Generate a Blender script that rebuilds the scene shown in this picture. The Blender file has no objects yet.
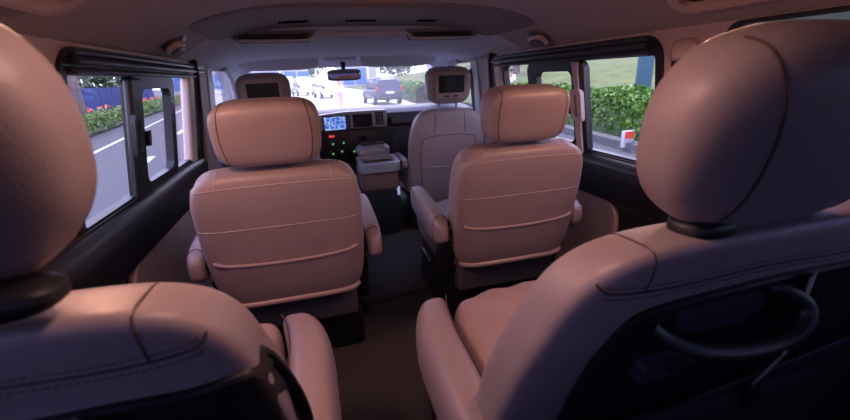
import bpy, bmesh, math, random
import numpy as np
from mathutils import Vector, Matrix
random.seed(7); rng = np.random.default_rng(7)
R = math.radians
sc = bpy.context.scene
C = sc.collection

# ------------------------------------------------------------------ camera
yaw, pit, rol = R(14.688), R(18.502), R(2.375)
F = Vector((math.sin(yaw)*math.cos(pit), math.cos(yaw)*math.cos(pit), -math.sin(pit)))
Rt = Vector((math.cos(yaw), -math.sin(yaw), 0)); Up = Rt.cross(F)
R2 = Rt*math.cos(rol) - Up*math.sin(rol); U2 = Up*math.cos(rol) + Rt*math.sin(rol)
cd = bpy.data.cameras.new('camera'); cam = bpy.data.objects.new('camera', cd); C.objects.link(cam)
m = Matrix((R2, U2, -F)).transposed().to_4x4(); m.translation = Vector((-.271, 0, .973))
cam.matrix_world = m
cd.sensor_width = 36; cd.lens = 401.848/850*36; cd.clip_start = .02; cd.clip_end = 400
cd.dof.use_dof = True; cd.dof.focus_distance = 1.35; cd.dof.aperture_fstop = 4.5
sc.camera = cam

# ------------------------------------------------------------------ world, sun, exposure
w = bpy.data.worlds.new('world'); sc.world = w; w.use_nodes = True
nt = w.node_tree; bg = nt.nodes['Background']
tc = nt.nodes.new('ShaderNodeTexCoord'); sx = nt.nodes.new('ShaderNodeSeparateXYZ'); cr = nt.nodes.new('ShaderNodeValToRGB')
nt.links.new(tc.outputs['Generated'], sx.inputs[0]); nt.links.new(sx.outputs['Z'], cr.inputs[0]); nt.links.new(cr.outputs[0], bg.inputs[0])
cr.color_ramp.elements[0].position = 0.0; cr.color_ramp.elements[0].color = (.78, .76, 1.0, 1)
cr.color_ramp.elements[1].position = .6; cr.color_ramp.elements[1].color = (.50, .50, .98, 1)
bg.inputs[1].default_value = 4.8
sd = bpy.data.lights.new('sun', 'SUN'); sd.energy = 4.0; sd.angle = R(14); sd.color = (1, .93, .82)
sun = bpy.data.objects.new('sun', sd); C.objects.link(sun); sun.rotation_euler = (R(-28), R(10), 0)
vs = sc.view_settings; vs.view_transform = 'Standard'; vs.look = 'None'; vs.exposure = 0; vs.gamma = 1; vs.use_curve_mapping = False
def area(name, loc, rot, sx_, sy_, power, col, portal=False):
    l = bpy.data.lights.new(name, 'AREA'); l.shape = 'RECTANGLE'; l.size = sx_; l.size_y = sy_; l.energy = power; l.color = col
    o = bpy.data.objects.new(name, l); C.objects.link(o); o.location = loc; o.rotation_euler = rot
    if portal: l.cycles.is_portal = True
    return o

# ------------------------------------------------------------------ materials
def mat(name, col, rough=.5, metal=0, bump=0, bscale=200, var=0, vscale=6, spec=.5, emit=None, estr=1, sheen=0, coat=0):
    m = bpy.data.materials.new(name); m.use_nodes = True; n = m.node_tree; b = n.nodes['Principled BSDF']
    b.inputs['Base Color'].default_value = (*col, 1); b.inputs['Roughness'].default_value = rough; b.inputs['Metallic'].default_value = metal
    b.inputs['Specular IOR Level'].default_value = spec
    if sheen: b.inputs['Sheen Weight'].default_value = sheen
    if coat: b.inputs['Coat Weight'].default_value = coat
    if emit: b.inputs['Emission Color'].default_value = (*emit, 1); b.inputs['Emission Strength'].default_value = estr
    t = n.nodes.new('ShaderNodeTexCoord')
    if bump:
        no = n.nodes.new('ShaderNodeTexNoise'); no.inputs['Scale'].default_value = bscale; no.inputs['Detail'].default_value = 3
        bu = n.nodes.new('ShaderNodeBump'); bu.inputs['Strength'].default_value = bump; bu.inputs['Distance'].default_value = .004
        n.links.new(t.outputs['Object'], no.inputs['Vector']); n.links.new(no.outputs['Fac'], bu.inputs['Height']); n.links.new(bu.outputs[0], b.inputs['Normal'])
    if var:
        no = n.nodes.new('ShaderNodeTexNoise'); no.inputs['Scale'].default_value = vscale; no.inputs['Detail'].default_value = 4
        r = n.nodes.new('ShaderNodeValToRGB')
        r.color_ramp.elements[0].position = .3; r.color_ramp.elements[1].position = .7
        r.color_ramp.elements[0].color = (*[c*(1-var) for c in col], 1); r.color_ramp.elements[1].color = (*[min(1, c*(1+var)) for c in col], 1)
        n.links.new(t.outputs['Object'], no.inputs['Vector']); n.links.new(no.outputs['Fac'], r.inputs[0]); n.links.new(r.outputs[0], b.inputs['Base Color'])
    return m
M = {}
M['leather'] = mat('leather', (.315, .245, .26), .40, bump=.16, bscale=480, var=.06, vscale=9, spec=.45)
M['leather_soft'] = mat('leather_soft', (.38, .275, .28), .42, bump=.5, bscale=22, var=.06, vscale=9, spec=.45)
M['consolebrown'] = mat('console_brown', (.20, .12, .105), .5, bump=.1)
M['seam'] = mat('seam', (.07, .04, .038), .7)
M['threadlight'] = mat('thread_light', (.46, .37, .37), .5)
M['thread'] = mat('thread', (.10, .06, .06), .6)
M['piping'] = mat('piping', (.38, .28, .285), .4, spec=.5)
M['black'] = mat('black_plastic', (.012, .012, .016), .38, bump=.08, bscale=500)
M['blackmat'] = mat('black_rubber', (.010, .010, .013), .7)
M['dashvinyl'] = mat('dash_vinyl', (.075, .082, .105), .5, bump=.1, bscale=300)
M['darkvinyl'] = mat('dark_vinyl', (.042, .046, .064), .42, bump=.15, bscale=300)
M['greyplastic'] = mat('grey_plastic', (.10, .095, .115), .5, bump=.08, bscale=400)
M['liner'] = mat('headliner_felt', (.36, .28, .28), .95, bump=.8, bscale=330, var=.2, vscale=180, sheen=.2)
M['linerfront'] = mat('front_headliner', (.60, .60, .66), .9, bump=.2, bscale=300)
M['brownliner'] = mat('duct_brown', (.22, .165, .165), .8, bump=.3, bscale=300)
M['beige'] = mat('beige_plastic', (.55, .40, .36), .5, bump=.05, bscale=300)
M['paleplastic'] = mat('pale_plastic', (.60, .56, .58), .45)
M['greypillar'] = mat('grey_pillar', (.34, .33, .38), .6)
M['lilac'] = mat('lilac_grey_plastic', (.46, .44, .50), .5)
M['sunlitbeige'] = mat('sunlit_beige_plastic', (.70, .55, .50), .5)  # light beige, made paler to carry the sunlight on the pillar cover
M['panelgrey'] = mat('door_panel_vinyl', (.36, .29, .29), .6, bump=.3, bscale=250)
M['carpet'] = mat('carpet', (.030, .022, .023), 1, bump=1, bscale=420, var=.55, vscale=260, sheen=.15)
M['silver'] = mat('silver_plastic', (.36, .37, .40), .35, metal=.3)
M['chrome'] = mat('chrome', (.7, .7, .72), .2, metal=1)
M['mirror'] = mat('mirror_glass', (.45, .46, .5), .08, metal=1)
M['wood'] = mat('step_wood', (.22, .09, .035), .5, var=.3, vscale=25)
M['belt'] = mat('belt_webbing', (.02, .02, .024), .75, bump=.4, bscale=500)
M['beltbeige'] = mat('belt_beige', (.42, .31, .28), .7, bump=.3, bscale=500)
M['screen_off'] = mat('screen_off', (.012, .010, .012), .15)
M['screenbezel'] = mat('screen_bezel', (.30, .21, .19), .45)
M['void'] = mat('vent_void', (.003, .003, .004), 1, spec=0)
M['sillblack'] = mat('sill_black_vinyl', (.014, .015, .022), .36, bump=.1, bscale=300)
M['net'] = mat('cargo_net', (.02, .02, .028), .7)
M['green'] = mat('green_glow', (.1, .3, .15), .5, emit=(.35, 1, .25), estr=.35)
M['red'] = mat('red_glow', (.4, .02, .02), .5, emit=(1, .08, .08), estr=.7)
M['lens'] = mat('lamp_lens', (.8, .7, .6), .4)
# exterior
M['asphalt'] = mat('asphalt', (.050, .051, .062), .9, bump=.4, bscale=60, var=.12, vscale=40)
M['sunlit'] = mat('sunlit_paving', (.62, .60, .57), .9, var=.06, vscale=1.5)  # pale tone stands in for overexposed daylight on the lane ahead
M['kerb'] = mat('kerb', (.085, .085, .087), .9, var=.25, vscale=6)
M['white'] = mat('white_paint', (.42, .42, .43), .7)
M['soil'] = mat('soil', (.04, .03, .025), 1)
M['grass'] = mat('grass', (.085, .115, .028), 1, bump=.6, bscale=12, var=.35, vscale=.9)
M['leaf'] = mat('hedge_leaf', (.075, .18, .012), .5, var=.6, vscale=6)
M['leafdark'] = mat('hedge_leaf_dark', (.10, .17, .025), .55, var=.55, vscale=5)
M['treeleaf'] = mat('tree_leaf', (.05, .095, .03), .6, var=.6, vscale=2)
M['bark'] = mat('bark', (.13, .09, .08), .95, bump=.8, bscale=20, var=.3, vscale=6)
M['teal'] = mat('teal_paint', (.015, .07, .10), .5)
M['bluebarrier'] = mat('blue_barrier', (.012, .030, .17), .6, var=.2, vscale=2)
M['blueglass'] = mat('blue_wall', (.03, .13, .34), .5, var=.3, vscale=.8)
M['orange'] = mat('orange_paint', (.85, .25, .03), .6)
M['yellow'] = mat('yellow_paint', (.9, .55, .03), .6)
M['pink'] = mat('pink_flower', (.35, .06, .09), .7)
M['tyre'] = mat('tyre', (.015, .015, .017), .8)
M['carglass'] = mat('car_glass', (.03, .045, .055), .08)
M['carblue'] = mat('car_dark_blue', (.018, .026, .055), .45, coat=.1)
M['carwhite'] = mat('car_white', (.62, .60, .62), .3, coat=.5)
M['carsilver'] = mat('car_silver', (.42, .43, .48), .3, metal=.4, coat=.5)
M['carred'] = mat('car_maroon', (.30, .10, .10), .3, coat=.5)
M['tail'] = mat('tail_light', (.22, .012, .012), .25)
M['shirt'] = mat('white_shirt', (.85, .84, .85), .8)
M['trousers'] = mat('black_trousers', (.02, .02, .025), .8)
M['skin'] = mat('skin', (.35, .19, .13), .6)
M['hair'] = mat('hair', (.02, .015, .012), .6)
M['signred'] = mat('sign_red', (.75, .07, .04), .6)
M['building'] = mat('building_white', (.35, .36, .38), .8)

def glass(name, tint=(1, 1, 1), veil=0.0):
    m = bpy.data.materials.new(name); m.use_nodes = True; n = m.node_tree; n.nodes.remove(n.nodes['Principled BSDF'])
    out = n.nodes['Material Output']
    tr = n.nodes.new('ShaderNodeBsdfTransparent'); tr.inputs[0].default_value = (*tint, 1)
    gl = n.nodes.new('ShaderNodeBsdfGlossy'); gl.inputs['Roughness'].default_value = .02
    lw = n.nodes.new('ShaderNodeLayerWeight'); pw = n.nodes.new('ShaderNodeMath'); pw.operation = 'POWER'; pw.inputs[1].default_value = 4
    fr = n.nodes.new('ShaderNodeMath'); fr.operation = 'MULTIPLY_ADD'; fr.inputs[1].default_value = .4; fr.inputs[2].default_value = .015
    n.links.new(lw.outputs['Facing'], pw.inputs[0]); n.links.new(pw.outputs[0], fr.inputs[0])
    mx = n.nodes.new('ShaderNodeMixShader')
    n.links.new(fr.outputs[0], mx.inputs[0]); n.links.new(tr.outputs[0], mx.inputs[1]); n.links.new(gl.outputs[0], mx.inputs[2])
    last = mx
    if veil:
        tl = n.nodes.new('ShaderNodeBsdfTranslucent'); tl.inputs[0].default_value = (1, 1, 1, 1)  # white share imitates the bright glare veil over the view outside
        m2 = n.nodes.new('ShaderNodeMixShader'); m2.inputs[0].default_value = veil
        n.links.new(mx.outputs[0], m2.inputs[1]); n.links.new(tl.outputs[0], m2.inputs[2]); last = m2
    n.links.new(last.outputs[0], out.inputs[0])
    return m
M['glass'] = glass('window_glass')
M['tintglass'] = glass('tinted_glass', (.40, .42, .50)); M['darkglass'] = glass('dark_glass', (.22, .23, .32))
M['wsglass'] = glass('windshield_glass', (1, 1, 1), .022)

# navigation screen: blue map pattern, self lit
def map_screen():
    m = mat('map_screen', (.02, .05, .2), .3); n = m.node_tree; b = n.nodes['Principled BSDF']
    t = n.nodes.new('ShaderNodeTexCoord'); v = n.nodes.new('ShaderNodeTexVoronoi'); v.feature = 'DISTANCE_TO_EDGE'; v.inputs['Scale'].default_value = 38
    r = n.nodes.new('ShaderNodeValToRGB'); r.color_ramp.elements[0].position = .03; r.color_ramp.elements[1].position = .09
    r.color_ramp.elements[0].color = (.55, .75, 1, 1); r.color_ramp.elements[1].color = (.06, .16, .75, 1)
    n.links.new(t.outputs['Object'], v.inputs['Vector']); n.links.new(v.outputs['Distance'], r.inputs[0])
    n.links.new(r.outputs[0], b.inputs['Emission Color']); b.inputs['Emission Strength'].default_value = .8
    return m
M['map'] = map_screen()

# ------------------------------------------------------------------ helpers
def obj(name, bm, mt, parent=None, smooth=True, sharp=35):
    me = bpy.data.meshes.new(name)
    bmesh.ops.recalc_face_normals(bm, faces=bm.faces[:])
    bm.to_mesh(me); bm.free()
    o = bpy.data.objects.new(name, me); C.objects.link(o)
    for x in (mt if isinstance(mt, (list, tuple)) else [mt]): me.materials.append(M[x] if isinstance(x, str) else x)
    if smooth:
        for p in me.polygons: p.use_smooth = True
        me.set_sharp_from_angle(angle=R(sharp))
    if parent: o.parent = parent
    return o
def thing(name, label, cat, loc=(0, 0, 0), group=None, rotz=0):
    o = bpy.data.objects.new(name, None); C.objects.link(o); o.location = loc; o.rotation_euler = (0, 0, rotz)
    o.empty_display_size = .05
    return tag(o, label, cat, group)
def tag(o, label, cat, group=None):
    o['label'] = label; o['category'] = cat
    if group: o['group'] = group
    return o
def struct(o, label=None):
    o['kind'] = 'structure'
    if label: o['label'] = label
    return o
def copy_tree(o, parent=None, lab={}):
    c = o.copy(); C.objects.link(c)
    if parent: c.parent = parent
    for ch in [x for x in list(C.objects) if x.parent == o]: copy_tree(ch, c)
    return c
B = bmesh.new
def box(bm, x0, x1, y0, y1, z0, z1, bev=0, seg=2, f=None):
    vs_ = [bm.verts.new(p) for p in ((x0,y0,z0),(x1,y0,z0),(x1,y1,z0),(x0,y1,z0),(x0,y0,z1),(x1,y0,z1),(x1,y1,z1),(x0,y1,z1))]
    fs = [bm.faces.new([vs_[i] for i in q]) for q in ((3,2,1,0),(4,5,6,7),(0,1,5,4),(1,2,6,5),(2,3,7,6),(3,0,4,7))]
    if bev:
        es = list({e for q in fs for e in q.edges})
        r = bmesh.ops.bevel(bm, geom=es, offset=bev, segments=seg, profile=.5, affect='EDGES')
        nv = list({v for q in r['faces'] for v in q.verts} | {v for v in vs_ if v.is_valid})
        vs_ = list({v for v in nv})
    if f:
        for v in vs_:
            if v.is_valid: v.co = Vector(f(*v.co))
    return bm
def spw(v, e): return math.copysign(abs(v)**e, v)
def squad(bm, a, b, c, n=4, m=4, f=None, nu=72, nv=36):
    """rounded upholstered block: half sizes a (x), b (y), c (z)"""
    rows = []
    for j in range(1, nv):
        ph = -math.pi/2 + math.pi*j/nv
        k = abs(math.cos(ph))**(2/m); z = c*spw(math.sin(ph), 2/m)
        rows.append([(a*k*spw(math.cos(t), 2/n), b*k*spw(math.sin(t), 2/n), z) for t in (2*math.pi*(i+.5)/nu for i in range(nu))])
    g = f or (lambda x, y, z: (x, y, z))
    vr = [[bm.verts.new(g(*p)) for p in r] for r in rows]
    bo = bm.verts.new(g(0, 0, -c)); to = bm.verts.new(g(0, 0, c))
    for j in range(len(vr)-1):
        for i in range(nu): bm.faces.new((vr[j][i], vr[j][(i+1) % nu], vr[j+1][(i+1) % nu], vr[j+1][i]))
    for i in range(nu):
        bm.faces.new((bo, vr[0][(i+1) % nu], vr[0][i])); bm.faces.new((to, vr[-1][i], vr[-1][(i+1) % nu]))
    return bm
def sq_y(a, b, c, n, m, x, z, side=-1):
    """y of the block's surface over (x, z)"""
    k = (max(0, 1-abs(z/c)**m))**(n/m) - abs(x/a)**n
    return side*b*max(0, k)**(1/n)
def sq_z(a, b, c, n, m, x, y):
    k = (abs(x/a)**n + abs(y/b)**n)**(m/n)
    return c*max(0, 1-k)**(1/m)
def tube(bm, pts, r, ns=10, closed=False, flat=None):
    pts = [Vector(p) for p in pts]; n = len(pts); rings = []
    nrm = None
    for i, p in enumerate(pts):
        a = pts[(i-1) % n] if (closed or i > 0) else p; b = pts[(i+1) % n] if (closed or i < n-1) else p
        t = (b-a).normalized()
        if nrm is None:
            nrm = t.orthogonal().normalized() if flat is None else (Vector(flat) - t*Vector(flat).dot(t)).normalized()
        nrm = (nrm - t*nrm.dot(t)).normalized(); bi = t.cross(nrm)
        rr = r(i/(n-1)) if callable(r) else r
        ru, rv = rr if isinstance(rr, tuple) else (rr, rr)
        rings.append([bm.verts.new(p + nrm*ru*math.cos(2*math.pi*k/ns) + bi*rv*math.sin(2*math.pi*k/ns)) for k in range(ns)])
    for i in range(n if closed else n-1):
        A, D = rings[i], rings[(i+1) % n]
        for k in range(ns): bm.faces.new((A[k], A[(k+1) % ns], D[(k+1) % ns], D[k]))
    if not closed: bm.faces.new(rings[0][::-1]); bm.faces.new(rings[-1])
    return bm
def smooth_pts(pts, n=8):
    P = [Vector(p) for p in pts]; out = []
    for i in range(len(P)-1):
        p0, p1, p2, p3 = P[max(0, i-1)], P[i], P[i+1], P[min(len(P)-1, i+2)]
        for k in range(n):
            t = k/n; out.append(.5*((2*p1)+(-p0+p2)*t+(2*p0-5*p1+4*p2-p3)*t*t+(-p0+3*p1-3*p2+p3)*t**3))
    out.append(P[-1]); return out
def lathe(bm, prof, f=None, ns=24):
    rings = [[bm.verts.new((f or (lambda *q: q))(r*math.cos(2*math.pi*k/ns), r*math.sin(2*math.pi*k/ns), z)) for k in range(ns)] for r, z in prof]
    for A, D in zip(rings, rings[1:]):
        for k in range(ns): bm.faces.new((A[k], A[(k+1) % ns], D[(k+1) % ns], D[k]))
    bm.faces.new(rings[0][::-1]); bm.faces.new(rings[-1]); return bm
def rrect(x0, y0, x1, y1, r, n=6):
    """rounded rectangle outline; r one radius or four (lower-left, lower-right, upper-right, upper-left)"""
    rs = r if isinstance(r, (tuple, list)) else (r,)*4; out = []
    for (cx, cy, sx_, sy_, a0), q in zip(((x0, y0, 1, 1, 180), (x1, y0, -1, 1, 270), (x1, y1, -1, -1, 0), (x0, y1, 1, -1, 90)), rs):
        q = max(q, 1e-4)
        for k in range(n+1):
            a = R(a0 + 90*k/n); out.append((cx+sx_*q+q*math.cos(a), cy+sy_*q+q*math.sin(a)))
    return out
def prism(bm, pts, f, d0, d1):
    """outline pts (u,v) extruded between depths d0 and d1 through the map f(u,v,d)"""
    A = [bm.verts.new(f(u, v, d0)) for u, v in pts]; D = [bm.verts.new(f(u, v, d1)) for u, v in pts]
    bm.faces.new(A[::-1]); bm.faces.new(D); n = len(pts)
    for i in range(n): bm.faces.new((A[i], A[(i+1) % n], D[(i+1) % n], D[i]))
    return bm
def ring(bm, outer, inner, f, d0, d1):
    n = len(outer)
    L = [[bm.verts.new(f(u, v, d)) for u, v in P] for P, d in ((outer, d0), (outer, d1), (inner, d1), (inner, d0))]
    for a in range(4):
        A, D = L[a], L[(a+1) % 4]
        for i in range(n): bm.faces.new((A[i], A[(i+1) % n], D[(i+1) % n], D[i]))
    return bm
def extr(bm, prof, y0, y1, ny=1, f=None):
    """open or closed (x,z) profile swept along y, closed with end caps"""
    g = f or (lambda x, y, z: (x, y, z))
    rows = [[bm.verts.new(g(x, y0+(y1-y0)*j/ny, z)) for x, z in prof] for j in range(ny+1)]
    n = len(prof)
    for A, D in zip(rows, rows[1:]):
        for i in range(n): bm.faces.new((A[i], A[(i+1) % n], D[(i+1) % n], D[i]))
    bm.faces.new(rows[0][::-1]); bm.faces.new(rows[-1]); return bm
def leaves(pts, size, name, mt, parent=None, up=.3, base=None):
    """a mesh of many small leaf quads at pts"""
    n = len(pts); P = np.asarray(pts)
    a = rng.normal(size=(n, 3)); a /= np.linalg.norm(a, axis=1)[:, None]
    b = rng.normal(size=(n, 3)); b -= (b*a).sum(1)[:, None]*a; b /= np.linalg.norm(b, axis=1)[:, None]
    s = size*rng.uniform(.6, 1.3, n)[:, None]
    V = np.stack([P-a*s, P-b*s*.5, P+a*s, P+b*s*.5], 1).reshape(-1, 3)
    Fc = (np.arange(n)[:, None]*4+np.arange(4)).tolist()
    me = bpy.data.meshes.new(name); me.from_pydata(V.tolist(), [], Fc); me.materials.append(M[mt])
    o = bpy.data.objects.new(name, me); C.objects.link(o)
    if parent: o.parent = parent
    return o

# side wall coordinates: (y, z, inward offset) on the side sg
def S(sg):
    def f(y, z, d):
        k = .158*(max(z, .60)-.652)
        return (sg*(.862 - k - d), y, z)
    return f

# ================================================================== VAN SHELL
SHELL_Y0, SHELL_Y1 = -.75, 3.75
# floor
b = B(); box(b, -.88, .88, SHELL_Y0, 3.3, -.03, 0)
struct(obj('floor', b, 'carpet', smooth=False), 'dark speckled carpet on the van floor')
# carpet joint lines across the aisle
for i, (y0, y1) in enumerate(((1.60, 1.66), (.86, .88))):
    b = B(); tube(b, smooth_pts([(-.25, y0, .001), (-.05, (y0+y1)/2-.01, .003), (.16, y1, .001)]), (.004), 6)
    struct(obj('trim_%d' % (i+1), b, 'blackmat'), 'dark carpet edge across the aisle')

def ceil_z(x, y):
    if y < 2.0: zc, ze, p = 1.215, 1.062, 3.5
    elif y < 2.12: t = (y-2.0)/.12; t = t*t*(3-2*t); zc, ze, p = 1.215-.05*t, 1.062-.004*t, 3.5+2.5*t
    else: t = (y-2.12)/1.0; zc, ze, p = 1.165-.07*t, 1.058-.008*t, 6
    return zc - (zc-ze)*min(1, abs(x)/.80)**p
def ceiling_mesh(ys, mt, name, th=.02):
    b = B(); xs = [-.80+1.6*i/48 for i in range(49)]
    lo = [[b.verts.new((x, y, ceil_z(x, y))) for x in xs] for y in ys]
    hi = [[b.verts.new((x, y, ceil_z(x, y)+th)) for x in xs] for y in ys]
    for j in range(len(ys)-1):
        for i in range(48):
            b.faces.new((lo[j][i], lo[j][i+1], lo[j+1][i+1], lo[j+1][i])); b.faces.new((hi[j][i], hi[j+1][i], hi[j+1][i+1], hi[j][i+1]))
    for j in range(len(ys)-1):
        b.faces.new((lo[j][0], lo[j+1][0], hi[j+1][0], hi[j][0])); b.faces.new((lo[j][-1], hi[j][-1], hi[j+1][-1], lo[j+1][-1]))
    for j in (0, -1):
        for i in range(48): b.faces.new((lo[j][i], lo[j][i+1], hi[j][i+1], hi[j][i]))
    return obj(name, b, mt)
struct(ceiling_mesh([SHELL_Y0+.1*i for i in range(27)]+[1.9, 1.955], 'liner', 'ceiling'), 'beige felt headliner of the van roof')
struct(ceiling_mesh([1.955, 2.0, 2.02, 2.04, 2.06, 2.08, 2.1, 2.12, 2.14], 'linerfront', 'ceiling_2'), 'pale step in the headliner before the windshield')
struct(ceiling_mesh([2.14, 2.3, 2.5, 2.7, 2.9, 3.08], 'linerfront', 'ceiling_3'), 'pale grey front headliner')

# side walls
for sg, side in ((-1, 'left'), (1, 'right')):
    f = S(sg)
    wl = bpy.data.objects.new('wall_'+side, None); C.objects.link(wl); struct(wl, 'beige and black inner side of the van, '+side)
    b = B()   # beige upper panels around the two openings
    ring(b, rrect(SHELL_Y0, .60, .98, 1.075, .001), rrect(-.45, .635, .88, 1.068, .05), f, 0, .018)
    ring(b, rrect(.98, .60, 2.24, 1.075, .001), rrect(1.09, .63, 2.18, 1.058, (.02, .05, .03, .06)), f, 0, .018)
    obj('upper_panel', b, 'beige', wl)
    b = B(); prism(b, rrect(SHELL_Y0, .44, 2.75, .602, .001), f, 0, .01); prism(b, rrect(SHELL_Y0, -.0, 3.4, .45, .001), f, 0, .012)
    obj('lower_panel', b, 'blackmat', wl, smooth=False)
    # black vinyl sill moulding under the windows, a swept profile
    b = B(); prof = [(sg*(.862-o), z) for o, z in ((0, .645), (.022, .645), (.05, .628), (.058, .60), (.05, .56), (.036, .52), (.03, .47), (.018, .45), (0, .45))]
    extr(b, prof, SHELL_Y0+.02, 2.30, 6)
    obj('window_sill', b, 'sillblack', wl, sharp=50)
    b = B(); tube(b, [(sg*.832, -.6, .642), (sg*.832, 2.2, .642)], .004, 6); obj('sill_trim', b, 'blackmat', wl)
    # grey vinyl insert on the lower wall
    b = B(); prism(b, rrect(1.25, .03, 2.30, .47, (.03, .03, .03, .08), 8), f, .012, .034)
    o = obj('lower_insert', b, 'panelgrey', wl); o['label'] = 'grey beige vinyl insert with a rounded corner'
    bv = o.modifiers.new('bevel', 'BEVEL'); bv.width = .008; bv.segments = 3
    # front door area beyond the pillar
    b = B(); ring(b, rrect(2.40, .58, 3.74, 1.07, .001), rrect(2.56, .70, 3.40, 1.045, (.03, .03, .20, .05)), f, 0, .02)
    prism(b, rrect(2.75, .40, 3.74, .60, .001), f, 0, .02)
    obj('door_inner', b, 'greypillar', wl)

# pillars between second-row window and front door
for sg, side, n in ((-1, 'left', 1), (1, 'right', 2)):
    f = S(sg)
    p = bpy.data.objects.new('wall_pillar_'+side, None); C.objects.link(p); struct(p, 'curved beige door pillar with black seal, '+side)
    sh = -.085 if sg < 0 else .062
    f0 = f; f = (lambda f0, sh: lambda y, z, d: f0(y+sh, z, d))(f0, sh)
    b = B(); prism(b, [(2.125, .60), (2.215, .60), (2.215, .8), (2.205, 1.062), (2.125, 1.062), (2.12, .9)], f, .0, .040)
    o = obj('pillar_cover', b, 'sunlitbeige', p); bv = o.modifiers.new('bevel', 'BEVEL'); bv.width = .014; bv.segments = 3
    b = B(); tube(b, smooth_pts([f(2.22, 1.075, .028), f(2.25, 1.0, .03), f(2.27, .8, .03), f(2.27, .6, .035), f(2.26, .3, .035)]), .022, 12)
    obj('door_seal', b, 'blackmat', p)
    b = B(); prism(b, [(2.29, .3), (2.44, .3), (2.45, .7), (2.43, 1.06), (2.28, 1.06)], f, .012, .04); obj('inner_pillar', b, 'panelgrey', p)
    b = B(); prism(b, [(2.44, .3), (2.60, .3), (2.62, .7), (2.60, .95), (2.54, 1.06), (2.43, 1.06)], f, .012, .045)
    o = obj('door_pillar', b, 'lilac', p); bv = o.modifiers.new('bevel', 'BEVEL'); bv.width = .012; bv.segments = 3
    b = B(); tube(b, smooth_pts([f(2.62, .95, .02), f(2.64, .85, .02), f(2.65, .75, .02), f(2.65, .69, .02)]), .010, 8)
    obj('door_glass_seal', b, 'blackmat', p)
    b = B(); prism(b, [(2.12, .30), (2.30, .30), (2.30, .62), (2.12, .62)], f, .012, .045)
    obj('pillar_foot', b, 'darkvinyl', p)

# windows: second row sliding windows
def sliding_window(sg, idx, label):
    f = S(sg)
    wdw = bpy.data.objects.new('window_%d' % idx, None); C.objects.link(wdw); struct(wdw, label)
    b = B(); ring(b, rrect(1.075, .615, 2.20, 1.066, (.02, .06, .03, .07), 8), rrect(1.10, .652, 2.165, 1.004, (.01, .05, .03, .01), 8), f, -.004, .028)
    obj('window_frame', b, 'black', wdw)
    b = B()   # ribbed curtain rail / upper track
    for k, (z, d, r) in enumerate(((1.055, .034, .008), (1.036, .038, .010), (1.014, .036, .008))):
        tube(b, [f(1.12, z, d), f(2.28, z-.004, d)], r, 8)
    obj('curtain_rail', b, 'darkvinyl', wdw)
    b = B(); q = .03 if sg > 0 else 0
    ring(b, rrect(1.42+q, .628, 1.835+q*2, 1.005, .035, 8), rrect(1.505+q, .668, 1.785+q, .966, .03, 8), f, .006, .034)
    obj('sliding_sash', b, 'black', wdw)
    b = B(); prism(b, [(max(y+q, 1.455) if sg > 0 else y, z) for y, z in ((1.395, .63), (1.48, .63), (1.465, .72), (1.478, .80), (1.465, .88), (1.49, 1.0), (1.40, 1.0))], f, .02, .042)
    o = obj('divider', b, 'black', wdw); bv = o.modifiers.new('bevel', 'BEVEL'); bv.width = .008; bv.segments = 2
    if sg > 0:
        b = B(); prism(b, [(1.465, .635), (1.50, .635), (1.505, .75), (1.49, .80), (1.49, .88), (1.50, .92), (1.505, 1.0), (1.47, 1.0)], f, .04, .05)
        obj('divider_trim', b, 'beige', wdw)
        b = B(); ring(b, rrect(1.44, .765, 1.51, .895, .02), rrect(1.463, .785, 1.487, .875, .01), f, .045, .062)
        h = obj('finger_grip', b, 'beige', wdw)
    else:
        b = B(); ring(b, rrect(1.375, .76, 1.44, .90, .025), rrect(1.395, .78, 1.42, .88, .012), f, .04, .054)
        h = obj('finger_grip', b, 'black', wdw)
    b = B(); prism(b, rrect(1.50+q, .79, 1.525+q, .84, .006), f, .034, .045); obj('latch', b, 'black', wdw)
    b = B(); prism(b, rrect(1.085, .63, 1.47, 1.03, .01), f, .004, .008); obj('fixed_pane', b, 'glass', wdw, smooth=False)
    b = B(); prism(b, rrect(1.47+q, .65, 1.81+q, .985, .02), f, .016, .020); obj('sliding_pane', b, 'glass', wdw, smooth=False)
    b = B(); prism(b, rrect(1.80, .63, 2.18, 1.03, .01), f, .004, .008); obj('front_pane', b, 'glass', wdw, smooth=False)
sliding_window(-1, 1, 'black framed sliding side window facing the road')
sliding_window(1, 2, 'black framed sliding side window facing the hedge and grass')
for sg, idx in ((-1, 3), (1, 4)):
    f = S(sg); wdw = bpy.data.objects.new('window_%d' % idx, None); C.objects.link(wdw); struct(wdw, 'rear quarter window beside the back seats')
    b = B(); ring(b, rrect(-.46, .63, .885, 1.072, .05, 8), rrect(-.44, .65, .868, 1.062, .05, 8), f, .002, .022); obj('window_frame', b, 'black', wdw)
    b = B(); prism(b, rrect(-.45, .64, .875, 1.068, .05), f, .004, .008); obj('pane', b, 'tintglass', wdw, smooth=False)
    f2 = f; wdw = bpy.data.objects.new('window_%d' % (idx+2), None); C.objects.link(wdw); struct(wdw, 'front door window')
    b = B(); prism(b, rrect(2.55, .69, 3.41, 1.05, (.03, .03, .20, .05)), f, .004, .008); obj('pane', b, 'glass', wdw, smooth=False)
# back wall with tailgate window
b = B(); fb = lambda u, v, d: (u, SHELL_Y0+d, v)
ring(b, rrect(-.88, -.03, .88, 1.29, .001), rrect(-.66, .66, .66, 1.10, .08), fb, -.02, .02); struct(obj('wall_back', b, 'blackmat'), 'tailgate behind the camera')
b = B(); prism(b, rrect(-.68, .64, .68, 1.12, .08), fb, -.006, 0); struct(obj('window_7', b, 'darkglass', smooth=False), 'tinted tailgate window')

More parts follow.
